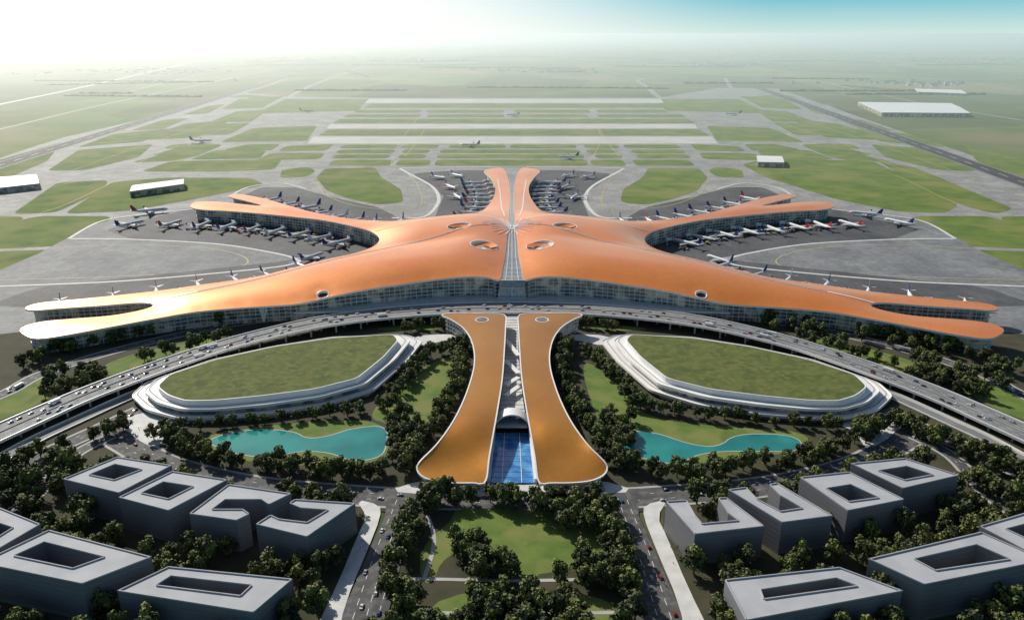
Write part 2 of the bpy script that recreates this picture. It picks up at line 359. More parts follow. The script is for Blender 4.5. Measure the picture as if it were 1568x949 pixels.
for _ in range(70):
    y=random.uniform(2600,14000);x=random.uniform(-.75,.75)*(y+1200);L=random.uniform(300,1400);a=random.choice((.35,.35+math.pi/2,-.1,-.1+math.pi/2,0))
    p0=Vector((x,y,0));d=Vector((math.cos(a),math.sin(a),0))
    if abs(x)<1700 and y<3600: continue
    pts=resamp([p0,p0+d*L],16);sd=Vector((-d.y,d.x,0))
    T1=[];T2=[];G1=[];G2=[]
    for p in pts:
        h=random.uniform(5,12);w=random.uniform(5,13)
        G1.append(p+sd*w);G2.append(p-sd*w);T1.append(p+sd*w*.5+Vector((0,0,h)));T2.append(p-sd*w*.5+Vector((0,0,h*random.uniform(.7,1))))
    b.strip(G1,T1,m_leafA);b.strip(T1,T2,m_leafA);b.strip(T2,G2,m_leafA)
b.build('distant_tree_belt')
# ---------------------------------------------------------------- membrane roofs
def membrane(outl,h,src,wells=()):
    B=resamp(outl,h,True);nb=len(B);pl=[(p.x,p.y) for p in B]
    V=[Vector((p.x,p.y)) for p in B];Z=[p.z for p in B];fixed=[True]*nb;E=[(i,(i+1)%nb) for i in range(nb)]
    ba=np.array(pl)
    for (cx,cy,rx,ry) in wells:
        k0=len(V);m=20
        for k in range(m):
            a=2*math.pi*k/m;V.append(Vector((cx+rx*math.cos(a),cy+ry*math.sin(a))));Z.append(0);fixed.append(False)
            E.append((k0+k,k0+(k+1)%m))
    xs=[p[0] for p in pl];ys=[p[1] for p in pl]
    y=min(ys);r=0
    while y<max(ys):
        x=min(xs)+(h/2 if r%2 else 0)
        while x<max(xs):
            if inpoly(x,y,pl):
                if np.min(np.hypot(ba[:,0]-x,ba[:,1]-y))>h*.55 and all(abs(math.hypot((x-w[0])/w[2],(y-w[1])/w[3])-1)*min(w[2],w[3])>h*.4 for w in wells):
                    V.append(Vector((x,y)));Z.append(0);fixed.append(False)
            x+=h
        y+=h*.866;r+=1
    vo,eo,fo,ov,oe,of=delaunay_2d_cdt(V,E,[],0,1e-4)
    n=len(vo);zz=np.zeros(n);fx=np.zeros(n,bool)
    for i in range(n):
        if ov[i]:
            j=ov[i][0];zz[i]=Z[j];fx[i]=fixed[j]
    F=[]
    for f in fo:
        cx=sum(vo[i].x for i in f)/3;cy=sum(vo[i].y for i in f)/3
        if inpoly(cx,cy,pl): F.append(list(f))
    nb_=[set() for _ in range(n)]
    for f in F:
        for a in range(3): nb_[f[a]].add(f[(a+1)%3]);nb_[f[(a+1)%3]].add(f[a])
    free=[i for i in range(n) if not fx[i] and nb_[i]];idx={i:k for k,i in enumerate(free)}
    A=np.zeros((len(free),len(free)));R=np.zeros(len(free))
    for i in free:
        k=idx[i];ws=0
        for j in nb_[i]:
            d=max(2.0,(vo[i]-vo[j]).length);w=h/d;ws+=w
            if j in idx: A[k,idx[j]]-=w
            else: R[k]+=w*zz[j]
        dist=float(np.min(np.hypot(ba[:,0]-vo[i].x,ba[:,1]-vo[i].y)))
        A[k,k]=ws;R[k]+=src(vo[i].x,vo[i].y,dist)*h*h*1.5
    sol=np.linalg.solve(A,R)
    for i in free: zz[i]=sol[idx[i]]
    vs=[(vo[i].x,vo[i].y,zz[i]) for i in range(n)]
    bv=BVHTree.FromPolygons([Vector(v) for v in vs],F)
    FF=[]
    for f in F:
        cx=sum(vs[i][0] for i in f)/3;cy=sum(vs[i][1] for i in f)/3
        if any(math.hypot((cx-w[0])/w[2],(cy-w[1])/w[3])<1 for w in wells): continue
        a,b_,c_=[Vector(vs[i]) for i in f]
        if (b_-a).cross(c_-a).z<0: f=f[::-1]
        FF.append(f)
    return vs,FF,bv,B
def drape(bv,x,y,dz,default=40):
    r=bv.ray_cast(Vector((x,y,500)),Vector((0,0,-1)))
    return Vector((x,y,(r[0].z if r[0] else default)+dz))
def roofobj(name,vs,F,m,parent,th=2.2):
    used=sorted({i for f in F for i in f});mp={i:k for k,i in enumerate(used)}
    ec=Counter()
    for f in F:
        for a in range(3): ec[tuple(sorted((f[a],f[(a+1)%3])))]+=1
    for sgn in(1,-1):
        verts=[(sgn*vs[i][0],vs[i][1],vs[i][2]) for i in used];n=len(verts)
        verts+=[(x,y,z-th) for x,y,z in verts]
        fs=[];mi=[];sm=[]
        for f in F:
            q=[mp[i] for i in f]
            if sgn<0:q=q[::-1]
            fs.append(q);mi.append(0);sm.append(True)
            fs.append([k+n for k in q][::-1]);mi.append(1);sm.append(True)
            for a in range(3):
                e=(q[a],q[(a+1)%3])
                if ec[tuple(sorted((used[e[0]],used[e[1]])))]==1:
                    fs.append([e[1],e[0],e[0]+n,e[1]+n]);mi.append(1);sm.append(False)
        me=bpy.data.meshes.new(name);me.from_pydata(verts,[],fs)
        me.materials.append(m);me.materials.append(m_rim);me.polygons.foreach_set('material_index',mi);me.polygons.foreach_set('use_smooth',sm);me.update()
        at=me.attributes.new('sharp_edge','BOOLEAN','EDGE')
        vals=[ (ec.get(tuple(sorted((used[e.vertices[0]%n],used[e.vertices[1]%n]))) ,0)==1) for e in me.edges]
        at.data.foreach_set('value',vals)
        obj(name,me,parent)
def inset(pts,d):
    n=len(pts);s=1 if area(pts)>0 else -1;o=[]
    for i in range(n):
        t=(pts[(i+1)%n]-pts[i-1]);t.z=0
        if t.length<1e-6: o.append(pts[i].copy());continue
        t.normalize();o.append(pts[i]+Vector((-t.y,t.x,0))*s*d)
    return o
def facade(b,outl,d,z0,bv,step=7,slabs=(6,11,16,21,26,31),drop=3.2):
    q=resamp(outl,step,True);w=inset(q,d);n=len(w)
    if (area(w)<0): w=w[::-1]
    tops=[]
    for p in w:
        tops.append(min(drape(bv,p.x+dx,p.y+dy,-drop,p.z).z for dx,dy in((0,0),(3,0),(-3,0),(0,3),(0,-3))))
    for i in range(n):
        a,c=w[i],w[(i+1)%n]
        if (a-c).length>step*3: continue
        za,zc=tops[i],tops[(i+1)%n]
        if za<z0+1 or zc<z0+1: continue
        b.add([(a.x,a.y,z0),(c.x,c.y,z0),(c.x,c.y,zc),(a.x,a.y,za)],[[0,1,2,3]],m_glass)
        t=(c-a);t.z=0
        if t.length<.1: continue
        t.normalize();nr=Vector((t.y,-t.x,0))
        b.box((a.x+nr.x*.2,a.y+nr.y*.2,(z0+za)/2),(.5,.4,za-z0),m_rim,math.atan2(t.y,t.x))
        mid=(a+c)/2
        for s in slabs:
            if s<min(za,zc)-2 and s>z0: b.box((mid.x+nr.x*.4,mid.y+nr.y*.4,s),((a-c).length,1.2,.6),m_rim,math.atan2(t.y,t.x))
T=empty('airport_terminal')
slit=[(776,266,27),(780,282,28),(781,305,33),(780,325,42),(779,340,48),(778,352,48),(776,370,46),(774,390,44),(770,410,41),(766,428,38)]
RO=slit+[(759,428,38),(745,424,40),(720,423,41),(690,425,40),(650,430,38),(600,437,36),(560,443,34),(520,451,31),(480,460,27),(455,465,25),(420,468,24),(370,471,24),(300,477,24),(240,487,23),(180,498,22),(110,511,22),(60,518,21),(40,514,21),(31,503,22),
 (60,493,23),(110,488,23),(170,483,23),(215,475,24),(236,467,25),(215,463,25),(150,468,24),(90,472,23),(50,475,22),(38,471,22),(60,464,23),(110,459,24),(180,452,25),(250,444,26),(320,434,27),(390,424,28),(440,412,29),(500,397,31),(545,387,32),(572,377,32),(581,367,32),(575,358,31),(555,350,30),(500,338,28),(450,332,27),(400,327,26),(350,323,25),(310,321,25),(292,317,25),(300,309,26),(335,309,26),(375,313,27),(402,315,27),(378,308,26),(350,301,25),(362,297,25),(400,303,26),(440,314,28),(480,325,29),(530,334,30),(580,338,31),(630,338,32),(680,335,33),(715,330,33),(738,323,32),(750,311,31),(757,298,30),(758,285,29),(750,272,27),(741,262,26),(754,258,26),(768,257,26)]
out=cr(PL(RO),4,True)
def well(u,v,z,rx,ry): p=P(u,v,z);return (p.x,p.y,rx,ry)
W=[well(741,375,52,19,21),well(703,353,48,18,18),well(494,445,36,7,7)]
def src_t(x,y,d):
    s=-.0042 if d<13 else .0062
    if d>75: s=.001
    v=abs(y+60-abs(x)*(-.32))
    if v<16 and 60<abs(x)<420: s-=.008
    return s
vs,F,rbv,B=membrane(out,8,src_t,W)
roofobj('roof',vs,F,m_roof,T)
b=MB()
facade(b,out,9,0,rbv)
b.build('glass_facade',T,mirror=True)
b=MB()
def seam(px,w,m=m_rim,dz=.5):
    q=resamp(cr(PL(px,42),6),6);b.ribbon([drape(rbv,p.x,p.y,dz) for p in q if rbv.ray_cast(Vector((p.x,p.y,500)),Vector((0,0,-1)))[0]],w,m)
seam([(774,350),(720,360),(660,372),(600,384),(540,396),(480,407),(400,421),(300,435),(150,453)],3.2);seam([(774,350),(720,360),(660,372),(600,384),(540,396),(480,407),(400,421),(300,435)],1.3,m_sky,.8)
seam([(772,343),(720,341),(640,346),(560,344),(480,334),(400,320),(330,314)],2.2)
seam([(773,335),(768,315),(766,290),(762,265)],2.0)
for (cx,cy,rx,ry) in W:
    ring=[drape(rbv,cx+rx*math.cos(a),cy+ry*math.sin(a),-1) for a in np.linspace(0,2*math.pi,33)]
    dp=4 if rx>10 else 1.5
    zc=sum(p.z for p in ring)/len(ring)
    c=Vector((cx,cy,zc-dp))
    low=[Vector((cx+(p.x-cx)*.9,cy+(p.y-cy)*.9,p.z-dp)) for p in ring]
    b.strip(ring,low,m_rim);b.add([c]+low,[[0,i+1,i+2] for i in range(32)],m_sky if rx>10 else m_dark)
    if rx>10:
        for i in range(0,32,2): b.beam(c,low[i]+Vector((0,0,.2)),.7,.6,m_rim)
        mid=[c.lerp(p,.5)+Vector((0,0,.5)) for p in low];b.ribbon(mid,.8,m_rim,.2)
    b.ribbon([Vector((cx+(p.x-cx)*1.04,cy+(p.y-cy)*1.04,p.z+1.5)) for p in ring],1.2,m_rim)
    if rx>10:
        t=[];t2=[]
        for a in np.linspace(math.radians(-10),math.radians(170),14):
            t.append(Vector((cx+rx*1.0*math.cos(a),cy+ry*math.sin(a),zc+.2)));t2.append(Vector((cx+rx*.45*math.cos(a),cy+ry*.45*math.sin(a),zc-2.6)))
        b.strip(t,t2,m_roof)
b.build('roof_skylight',T,mirror=True)
b=MB()
A=resamp(cr(PL(slit),4),5);
A=A+[P(764,440,26),P(762,455,13)]
ex=[Vector((p.x-1.5 if i<len(A)-2 else p.x,p.y,p.z-1.2)) for i,p in enumerate(A)];ey=[Vector((-p.x,p.y,p.z)) for p in ex]
b.strip(ex,ey,m_sky)
for i,(p,q) in enumerate(zip(ex,ey)): b.beam(p+Vector((0,0,.1)),q+Vector((0,0,.1)),.9,.5,m_rim)
for k in(.25,.5,.75):
    for i in range(len(ex)-1): b.beam(ex[i].lerp(ey[i],k)+Vector((0,0,.3)),ex[i+1].lerp(ey[i+1],k)+Vector((0,0,.3)),.7,.4,m_rim)
c0=P(784,346,50)
for k in range(28):
    a=2*math.pi*k/28;r1=34+14*abs(math.cos(a*3));pts=[]
    for r in np.linspace(2,r1,8):
        x=c0.x+r*math.cos(a);y=c0.y+r*1.2*math.sin(a);h=rbv.ray_cast(Vector((-abs(x),y,500)),Vector((0,0,-1)))
        z=h[0].z+.7 if h[0] else 48.2
        pts.append(Vector((x,y,z)))
    for i in range(7): b.beam(pts[i],pts[i+1],1.1,.5,m_rim)
b.build('central_skylight',T)
# ---------------------------------------------------------------- ground transport centre
GT=empty('ground_transport_centre')
pet=[(772,482,22),(774,500,22),(772,540,23),(769,580,23),(763,620,22),(756,660,19),(749,700,14),(743,738,9),(725,739,9),(695,739,9),(665,736,9),(645,728,10),(638,716,12),(645,704,15),(668,681,19),(692,648,22),(709,615,23),(720,585,23),(726,560,23),(726,538,23),(720,517,22),(708,501,22),(690,489,22),(676,482,22),(700,479,22),(740,480,22)]
po=cr(PL(pet),4,True)
Wp=[well(738,488,24,7,8)]
Yd=P(700,708,8).y;Yh=P(730,650,26).y
def src_p(x,y,d):
    if d<6: return -.004
    return .003-.019*math.exp(-((y-Yd)/19)**2)+.015*math.exp(-((y-Yh)/22)**2)
vs,F,pbv,B=membrane(po,4.5,src_p,Wp)
roofobj('roof',vs,F,m_gold,GT,1.8)
b=MB();facade(b,po,5,0,pbv,5,(5,10,15),2.8)
cx,cy,rx,ry=Wp[0];ring=[drape(pbv,cx+rx*math.cos(a),cy+ry*math.sin(a),-.5) for a in np.linspace(0,2*math.pi,25)]
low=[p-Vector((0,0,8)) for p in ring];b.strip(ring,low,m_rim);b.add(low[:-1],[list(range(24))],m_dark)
b.ribbon([Vector((cx+(p.x-cx)*1.08,cy+(p.y-cy)*1.08,p.z+.8)) for p in ring],1.2,m_rim)
pr=resamp(po,4,True);pr.append(pr[0]);b.ribbon(pr,1.3,m_rim,.35)
b.build('glass_facade',GT,mirror=True)
b=MB()
inner=[(774,482),(775,500),(774,540),(771,580),(766,620),(760,655)]
Ai=PL(inner,9);b.strip(Ai,[Vector((-p.x,p.y,p.z)) for p in Ai],m_pave)
for p in resamp(Ai,9): b.beam(p+Vector((0,0,.05)),Vector((-p.x,p.y,p.z+.05)),.5,.3,m_sky)
for i,(v0,v1) in enumerate(((520,545),(552,572),(590,578),(606,592),(625,640))):
    p=P(774,v0,14);q=P(794,v1,14);b.beam(p,q,5,1,m_rim)
pA=P(757,664,0);pB=P(811,664,0)
rad=(pB.x-pA.x)/2;cx=(pA.x+pB.x)/2
yy0,yy1,rr=pA.y,pA.y+14,rad
ar=[Vector((cx+rr*math.cos(a),yy0,15*math.sin(a)+3)) for a in np.linspace(0,math.pi,25)]
ar2=[Vector((p.x,yy1,p.z)) for p in ar];b.strip(ar,ar2,m_dark)
tp=[Vector((cx+(p.x-cx)*1.08,p.y,(p.z-3)*1.08+3)) for p in ar];b.strip(ar,tp,m_rim);b.strip(tp,[Vector((p.x,yy1,p.z)) for p in tp],m_rim)
b.add([Vector((p.x,yy1-.5,p.z)) for p in ar],[list(range(25))],m_blue)
for k in range(-3,4): b.beam((cx+k*rad/4,yy1-.8,1),(cx+k*rad/4,yy1-.8,15*math.sqrt(max(0,1-(k/4)**2))+2.6),.35,.35,m_rim)
b.poly(PL([(757,664),(811,664),(815,700),(819,741),(748,741),(752,700)]),m_blue,1.2)
for k in range(1,10):
    y0=pA.y*(1-k/10)+P(784,741).y*k/10;w=rad*1.05;b.beam((-w,y0,1.25),(w,y0,1.25),.25,.2,m_sky)
for s in(-1,1):
    w0=P(757,664);w1=P(748,741)
    b.beam((s*w0.x,w0.y,0),(s*w1.x,w1.y,0),2,5,m_rim)
    b.beam((s*w0.x*.42,w0.y,1.2),(s*w1.x*.42,w1.y,1.2),.5,.5,m_rim)
b.build('entrance_court',GT)
# ---------------------------------------------------------------- elevated road
def elev(name,up,lo,z0,z1):
    R=empty(name)
    b=MB();n=len(up)
    full_u=up+MR(up[:-1])[::-1];full_l=lo+MR(lo[:-1])[::-1];N=len(full_u)
    zs=[]
    for i in range(N):
        k=i if i<n else N-1-i;zs.append(z0+(z1-z0)*min(1,k/(n*.6)))
    A=cr([P(p[0],p[1],z) for p,z in zip(full_u,zs)],6);Bq=cr([P(p[0],p[1],z) for p,z in zip(full_l,zs)],6)
    b.strip(Bq,A,m_deck)
    for E,s in((A,1),(Bq,-1)):
        low=[p-Vector((0,0,1.8)) for p in E];top=[p+Vector((0,0,1.1)) for p in E]
        b.strip(top,low,m_rim)
        for i in range(len(E)-1): b.beam(E[i],E[i+1],.9,1.1,m_rim)
    b.strip([p-Vector((0,0,1.8)) for p in A],[p-Vector((0,0,1.8)) for p in Bq],m_conc)
    for k in(.18,.34,.66,.82):
        r=resamp([a.lerp(c,k) for a,c in zip(A,Bq)],6)
        for i in range(0,len(r)-1,2): b.ribbon([r[i],r[i+1]],.3,m_white,.06)
    mid=[a.lerp(c,.5) for a,c in zip(A,Bq)]
    for i in range(len(mid)-1): b.beam(mid[i],mid[i+1],.8,.8,m_conc)
    b.build('deck',R)
    b=MB();r=resamp(mid,28)
    for i in range(len(r)):
        for q in (r[i],r[i].lerp(Bq[min(len(Bq)-1,int(i/len(r)*len(Bq)))],.7),r[i].lerp(A[min(len(A)-1,int(i/len(r)*len(A)))],.7)):
            b.tube([((q.x,q.y,0),1.1,(0,0,1)),((q.x,q.y,q.z-1.8),1.1,(0,0,1))],m_conc)
    b.build('piers',R)
    return A,Bq
upE=[(-120,708),(-60,676),(0,648),(65,620),(130,593),(200,567),(270,543),(340,521),(400,505),(480,487),(560,475),(650,467),(720,464),(784,463)]
loE=[(-120,738),(-60,705),(0,676),(65,646),(130,616),(200,588),(270,562),(340,538),(400,521),(480,503),(560,491),(650,483),(720,480),(784,479)]
EA,EB=elev('elevated_road',upE,loE,6,12)
b=MB();fc=[(450,478),(520,462),(600,452),(700,446),(784,444),(868,446),(968,452),(1048,462),(1118,478),(1000,474),(900,466),(784,463),(668,466),(560,474)]
b.prism(PL(fc,12),9.5,11.8,m_pave,m_rim);b.build('forecourt')
b=MB()
for q in([(-150,790),(0,705),(60,672),(120,644),(190,612),(230,596)],):
    for r in(q,MR(q)):
        c=cr(PL(r),6);b.ribbon(c,16,m_conc,.86);b.ribbon(c,9,m_deck,.92)
        for s in(-8,8):
            e=[p+Vector((-(c[min(i+1,len(c)-1)]-c[max(i-1,0)]).y,(c[min(i+1,len(c)-1)]-c[max(i-1,0)]).x,0)).normalized()*s for i,p in enumerate(c)]
            for i in range(len(e)-1): b.beam(e[i]+Vector((0,0,.9)),e[i+1]+Vector((0,0,.9)),.5,1.2,m_rim)
b.build('link_road')
b=MB()
for s in(-1,1):
    for u,v,z in((470,462,25),(398,469,24)):
        p=P(u,v,z);p.x=p.x*(-s)
        for dx in(-4,0,5): b.tube([((p.x,p.y+9,0),1.0,(0,0,1)),((p.x+dx,p.y+9,z-3.5),1.4,(0,0,1))],m_rim)
b.build('roof_columns',T)
# ---------------------------------------------------------------- green-roof parking blocks
gi=[(243,590),(262,572),(330,550),(420,530),(510,517),(600,511),(607,520),(585,545),(545,577),(480,593),(400,603),(330,610),(285,611),(260,603)]
go=[(200,606),(222,586),(322,551),(420,530),(510,516),(625,513),(648,522),(624,553),(572,598),(500,620),(410,634),(325,641),(270,640),(222,627)]
for mir in(False,True):
    E=empty('green_roof_parking_building')
    b=MB()
    def ringat(t,z):
        q=[(a[0]+(c[0]-a[0])*t,a[1]+(c[1]-a[1])*t) for a,c in zip(gi,go)]
        if mir:q=MR(q)
        return roundc(PL(q,z),7,3)
    for k,(t,z) in enumerate(((1.0,6),(.55,12))):
        r=ringat(t,z);b.prism(r,z-1.8,z,m_rim,m_rim)
        r2=inset(r,2.5);b.prism(r2,z-6,z-1.8,m_glass,m_glass)
        rr=inset(r,.4)
        for i in range(0,len(rr)): b.beam(rr[i],rr[(i+1)%len(rr)],.5,.7,m_rim)
    for k,t in enumerate((.8,.38)):
        z=(6,12)[k];r=ringat(t,z);r.append(r[0]);b.ribbon(r,1.6,m_conc,.05)
    r=ringat(.08,17.5);b.prism(r,12,17.5,m_rim,m_rim);b.build('terraces',E)
    b=MB();r=inset(ringat(.08,17.5),1.2);b.poly(r,m_roofgrass,17.62);b.build('planted_roof',E)
# ---------------------------------------------------------------- city blocks
FOOT=[]
def block(outer,hole,z,name='office_block',gap=None):
    o=PL(outer,z);h=PL(hole,z)
    if area(o)<0:o=o[::-1]
    if area(h)<0:h=h[::-1]
    E=empty(name);b=MB()
    FOOT.append([(p.x,p.y) for p in inset(o,-7)])
    k=min(range(len(h)),key=lambda i:(h[i]-o[0]).length);h=h[k:]+h[:k];n=len(o)
    V=[tuple(p) for p in o]+[tuple(p) for p in h]
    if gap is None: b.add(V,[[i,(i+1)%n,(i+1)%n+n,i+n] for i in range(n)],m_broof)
    else:
        g0,g1=gap,(gap+1)%n
        e=o[g1]-o[g0];L=e.length;e.normalize()
        t0=max(.12*L,min(.8*L,(h[g0]-o[g0]).dot(e)));t1=max(.2*L,min(.88*L,(h[g1]-o[g0]).dot(e)))
        q0=o[g0]+e*t0;q1=o[g0]+e*t1
        V+=[tuple(q0),tuple(q1)];k=2*n
        fs=[[i,(i+1)%n,(i+1)%n+n,i+n] for i in range(n) if i!=gap]+[[g0,k,g0+n],[k+1,g1,g1+n]]
        b.add(V,fs,m_broof)
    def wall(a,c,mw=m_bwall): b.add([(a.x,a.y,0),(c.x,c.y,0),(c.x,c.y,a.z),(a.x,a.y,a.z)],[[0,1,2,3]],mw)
    def trim(p,q):
        wall(p,q)
        d=(q-p);d.z=0;d.normalize();nr=Vector((d.y,-d.x,0))
        b.beam(p-nr*.3,q-nr*.3,.6,.9,m_broof)
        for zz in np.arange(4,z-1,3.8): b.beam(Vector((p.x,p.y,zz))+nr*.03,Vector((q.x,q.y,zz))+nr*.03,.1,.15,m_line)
    for i in range(n):
        j=(i+1)%n
        if gap==i: trim(o[i],q0);trim(q0,h[i]);trim(h[j],q1);trim(q1,o[j]);continue
        trim(o[i],o[j]);trim(h[j],h[i])
    b.build('massing',E)
block([(97,734),(180,700),(263,713),(182,755)],[(137,727),(176,711),(217,719),(175,735)],27)
block([(182,762),(264,722),(348,735),(258,782)],[(217,755),(250,738),(296,745),(258,764)],27)
block([(290,787),(350,742),(446,756),(362,797)],[(325,780),(345,765),(400,765),(372,780)],26,gap=0)
block([(392,803),(452,765),(544,771),(470,822)],[(428,795),(460,778),(502,781),(470,800)],25,gap=2)
block([(-60,835),(-20,770),(62,803),(-10,845)],[(-40,820),(-20,795),(20,808),(-12,828)],26)
block([(-30,862),(75,812),(232,853),(126,894)],[(22,851),(68,830),(160,853),(112,870)],28)
block([(180,905),(258,868),(448,887),(388,938)],[(240,896),(262,882),(385,896),(368,912)],24)
block([(1020,768),(1112,762),(1170,806),(1064,818)],[(1065,790),(1115,786),(1130,797),(1075,802)],25,gap=2)
block([(1115,750),(1190,740),(1275,790),(1197,800)],[(1160,765),(1195,759),(1228,778),(1195,783)],26,gap=2)
block([(1225,731),(1300,723),(1384,765),(1298,782)],[(1265,748),(1302,742),(1345,762),(1300,768)],27)
block([(1303,710),(1385,702),(1468,728),(1382,748)],[(1345,721),(1388,714),(1428,727),(1385,735)],27)
block([(1330,856),(1502,815),(1600,858),(1415,895)],[(1400,856),(1495,834),(1545,856),(1432,873)],28)
block([(1110,888),(1285,869),(1382,905),(1142,950)],[(1165,903),(1280,885),(1312,897),(1170,917)],24)
block([(1500,806),(1590,780),(1700,820),(1568,842)],[(1540,810),(1590,797),(1640,818),(1575,826)],26)
def hangar(base,z):
    q=PL(base);
    if area(q)<0:q=q[::-1]
    b=MB();b.prism(q,0,z,m_rim,m_conc)
    a0=(q[0]+q[3])/2;a1=(q[1]+q[2])/2
    V=[(p.x,p.y,z+.05) for p in q]+[(a0.x,a0.y,z+3),(a1.x,a1.y,z+3)]
    b.add(V,[[0,1,5,4],[2,3,4,5],[3,0,4],[1,2,5]],m_rim)
    for i in range(4):
        p,r=q[i],q[(i+1)%4];d=(r-p).normalized();nr=Vector((d.y,-d.x,0));L=(r-p).length;k=int(L//28)
        for j in range(k):
            s=p+d*(L/k*(j+.5))+nr*.1;b.box((s.x,s.y,z*.38),(L/k*.8,.3,z*.7),m_glass,math.atan2(d.y,d.x))
    b.build('hangar')
hangar([(200,303),(283,291),(283,283),(205,293)],14);hangar([(-60,304),(62,290),(58,276),(-60,284)],14)
hangar([(1160,256),(1200,257),(1196,247),(1158,246)],14);hangar([(1350,179),(1485,180),(1455,164),(1313,162)],18);hangar([(1405,144),(1480,147),(1470,141),(1400,139)],12)
# ---------------------------------------------------------------- trees
def treemesh(seed):
    r=random.Random(seed);b=MB()
    b.tube([((0,0,0),.42,(0,0,1)),((.1,0,2.5),.3,(0,0,1)),((.2,.1,6),.18,(0,0,1)),((.2,.1,8.5),.06,(0,0,1))],m_bark,6)
    cl=[]
    for k in range(15):
        a=r.random()*6.28;rr=r.uniform(1.2,4.3);z=r.uniform(3.6,10.2);
        rr*=math.sqrt(max(.12,1-((z-6)/5.2)**2));cl.append(Vector((rr*math.cos(a),rr*math.sin(a),z)))
    cl.append(Vector((.2,.1,10.4)));cl.append(Vector((0,0,8)))
    for c in cl[:6]:
        s=Vector((.1,0,r.uniform(2.3,4.5)));d=c-s;b.tube([(s,.16,d),(c,.05,d)],m_bark,5)
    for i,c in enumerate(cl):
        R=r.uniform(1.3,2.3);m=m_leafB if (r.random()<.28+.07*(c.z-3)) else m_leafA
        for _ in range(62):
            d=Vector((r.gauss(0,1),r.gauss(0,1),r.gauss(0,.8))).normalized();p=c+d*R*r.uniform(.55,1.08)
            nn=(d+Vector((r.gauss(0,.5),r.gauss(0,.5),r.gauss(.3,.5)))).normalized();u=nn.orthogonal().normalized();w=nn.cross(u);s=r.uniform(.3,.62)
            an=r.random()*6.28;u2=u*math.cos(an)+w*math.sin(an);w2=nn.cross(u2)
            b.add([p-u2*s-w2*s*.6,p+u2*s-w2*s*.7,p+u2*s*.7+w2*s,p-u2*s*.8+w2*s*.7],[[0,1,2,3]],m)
    return b.mesh('tree')
TM=[treemesh(i) for i in range(6)]
placed=[]
def tree(x,y,s):
    for (a,c,t) in placed[-400:]:
        if (a-x)**2+(c-y)**2<(2.5*(s+t))**2: return
    placed.append((x,y,s));o=obj('tree',random.choice(TM));o.location=(x,y,.5);o.rotation_euler=(0,0,random.random()*6.28);k=s*random.uniform(.92,1.08);o.scale=(k,k*random.uniform(.9,1.1),s*random.uniform(.9,1.15))
def tline(px,w,sp,s0=1.1,s1=1.5,both=True,n=1):
    for q in ([px,MR(px)] if both else [px]):
        for k in range(n):
            for p in resamp(PL(q),sp):
                tree(p.x+random.uniform(-w,w),p.y+random.uniform(-w,w),random.uniform(s0,s1))
def tarea(px,n,s0=1.0,s1=1.5,both=True,avoid=()):
    for q in ([px,MR(px)] if both else [px]):
        w=[(p.x,p.y) for p in PL(q)];xs=[a[0] for a in w];ys=[a[1] for a in w]
        for _ in range(n):
            x=random.uniform(min(xs),max(xs));y=random.uniform(min(ys),max(ys))
            if inpoly(x,y,w) and not any(inpoly(x,y,f) for f in avoid): tree(x,y,random.uniform(s0,s1))
tline([(706,532),(708,565),(700,600),(684,635),(655,672),(630,705)],6,11,1.1,1.6,n=3)
tline([(700,533),(660,548),(632,575),(608,605),(590,625)],6,12,1.1,1.5,n=2)
tline([(600,625),(560,632),(500,640),(440,646),(370,652),(290,658),(255,662)],3,14,.95,1.3,n=2)
tline([(245,668),(290,694),(340,711),(430,722),(500,730),(560,735),(605,722),(630,712)],7,12,1.1,1.6,n=3)
tarea([(600,640),(640,640),(650,680),(610,715),(600,710),(602,680)],60)
tline([(55,560),(130,532),(200,517),(290,500),(370,492),(450,483)],10,14,1.1,1.5,n=2)
tarea([(60,620),(70,580),(150,568),(180,580),(130,600)],60)
tline([(225,552),(260,543),(340,522)],6,13,1.1,1.4,n=2);tline([(625,507),(650,504),(690,502)],5,10,1,1.3,n=2)
tline([(-20,738),(60,705),(110,688),(185,660)],6,13,1.1,1.5,n=2)
tarea([(1120,480),(1200,490),(1340,500),(1500,540),(1568,570),(1568,640),(1500,600),(1350,560),(1200,515)],160,1.1,1.6,both=False)
bl=[(-150,1050),(-150,790),(0,745),(110,712),(200,715),(330,748),(550,772),(535,830),(490,930),(460,1050)]
tarea(bl,420,1.3,1.85,True,FOOT)
tline([(655,775),(632,815),(618,860),(600,915)],7,11,1.3,1.75,True,n=3)
tline([(690,770),(740,770),(790,777),(850,777),(900,780)],6,10,1.2,1.6,False,n=2)
tarea([(780,775),(900,775),(930,800),(935,830),(870,812),(800,800)],25,1.3,1.7,False)
tarea([(690,835),(730,838),(760,870),(800,885),(760,895),(700,880)],40,1.3,1.75,False)
tarea([(895,850),(960,850),(970,910),(850,905),(870,880)],40,1.3,1.75,False)
tarea([(560,920),(1000,920),(1020,1000),(550,1000)],60,1.3,1.8,False)
tline([(1320,665),(1380,650),(1440,680),(1568,740)],8,12,1.1,1.5,False,n=3)
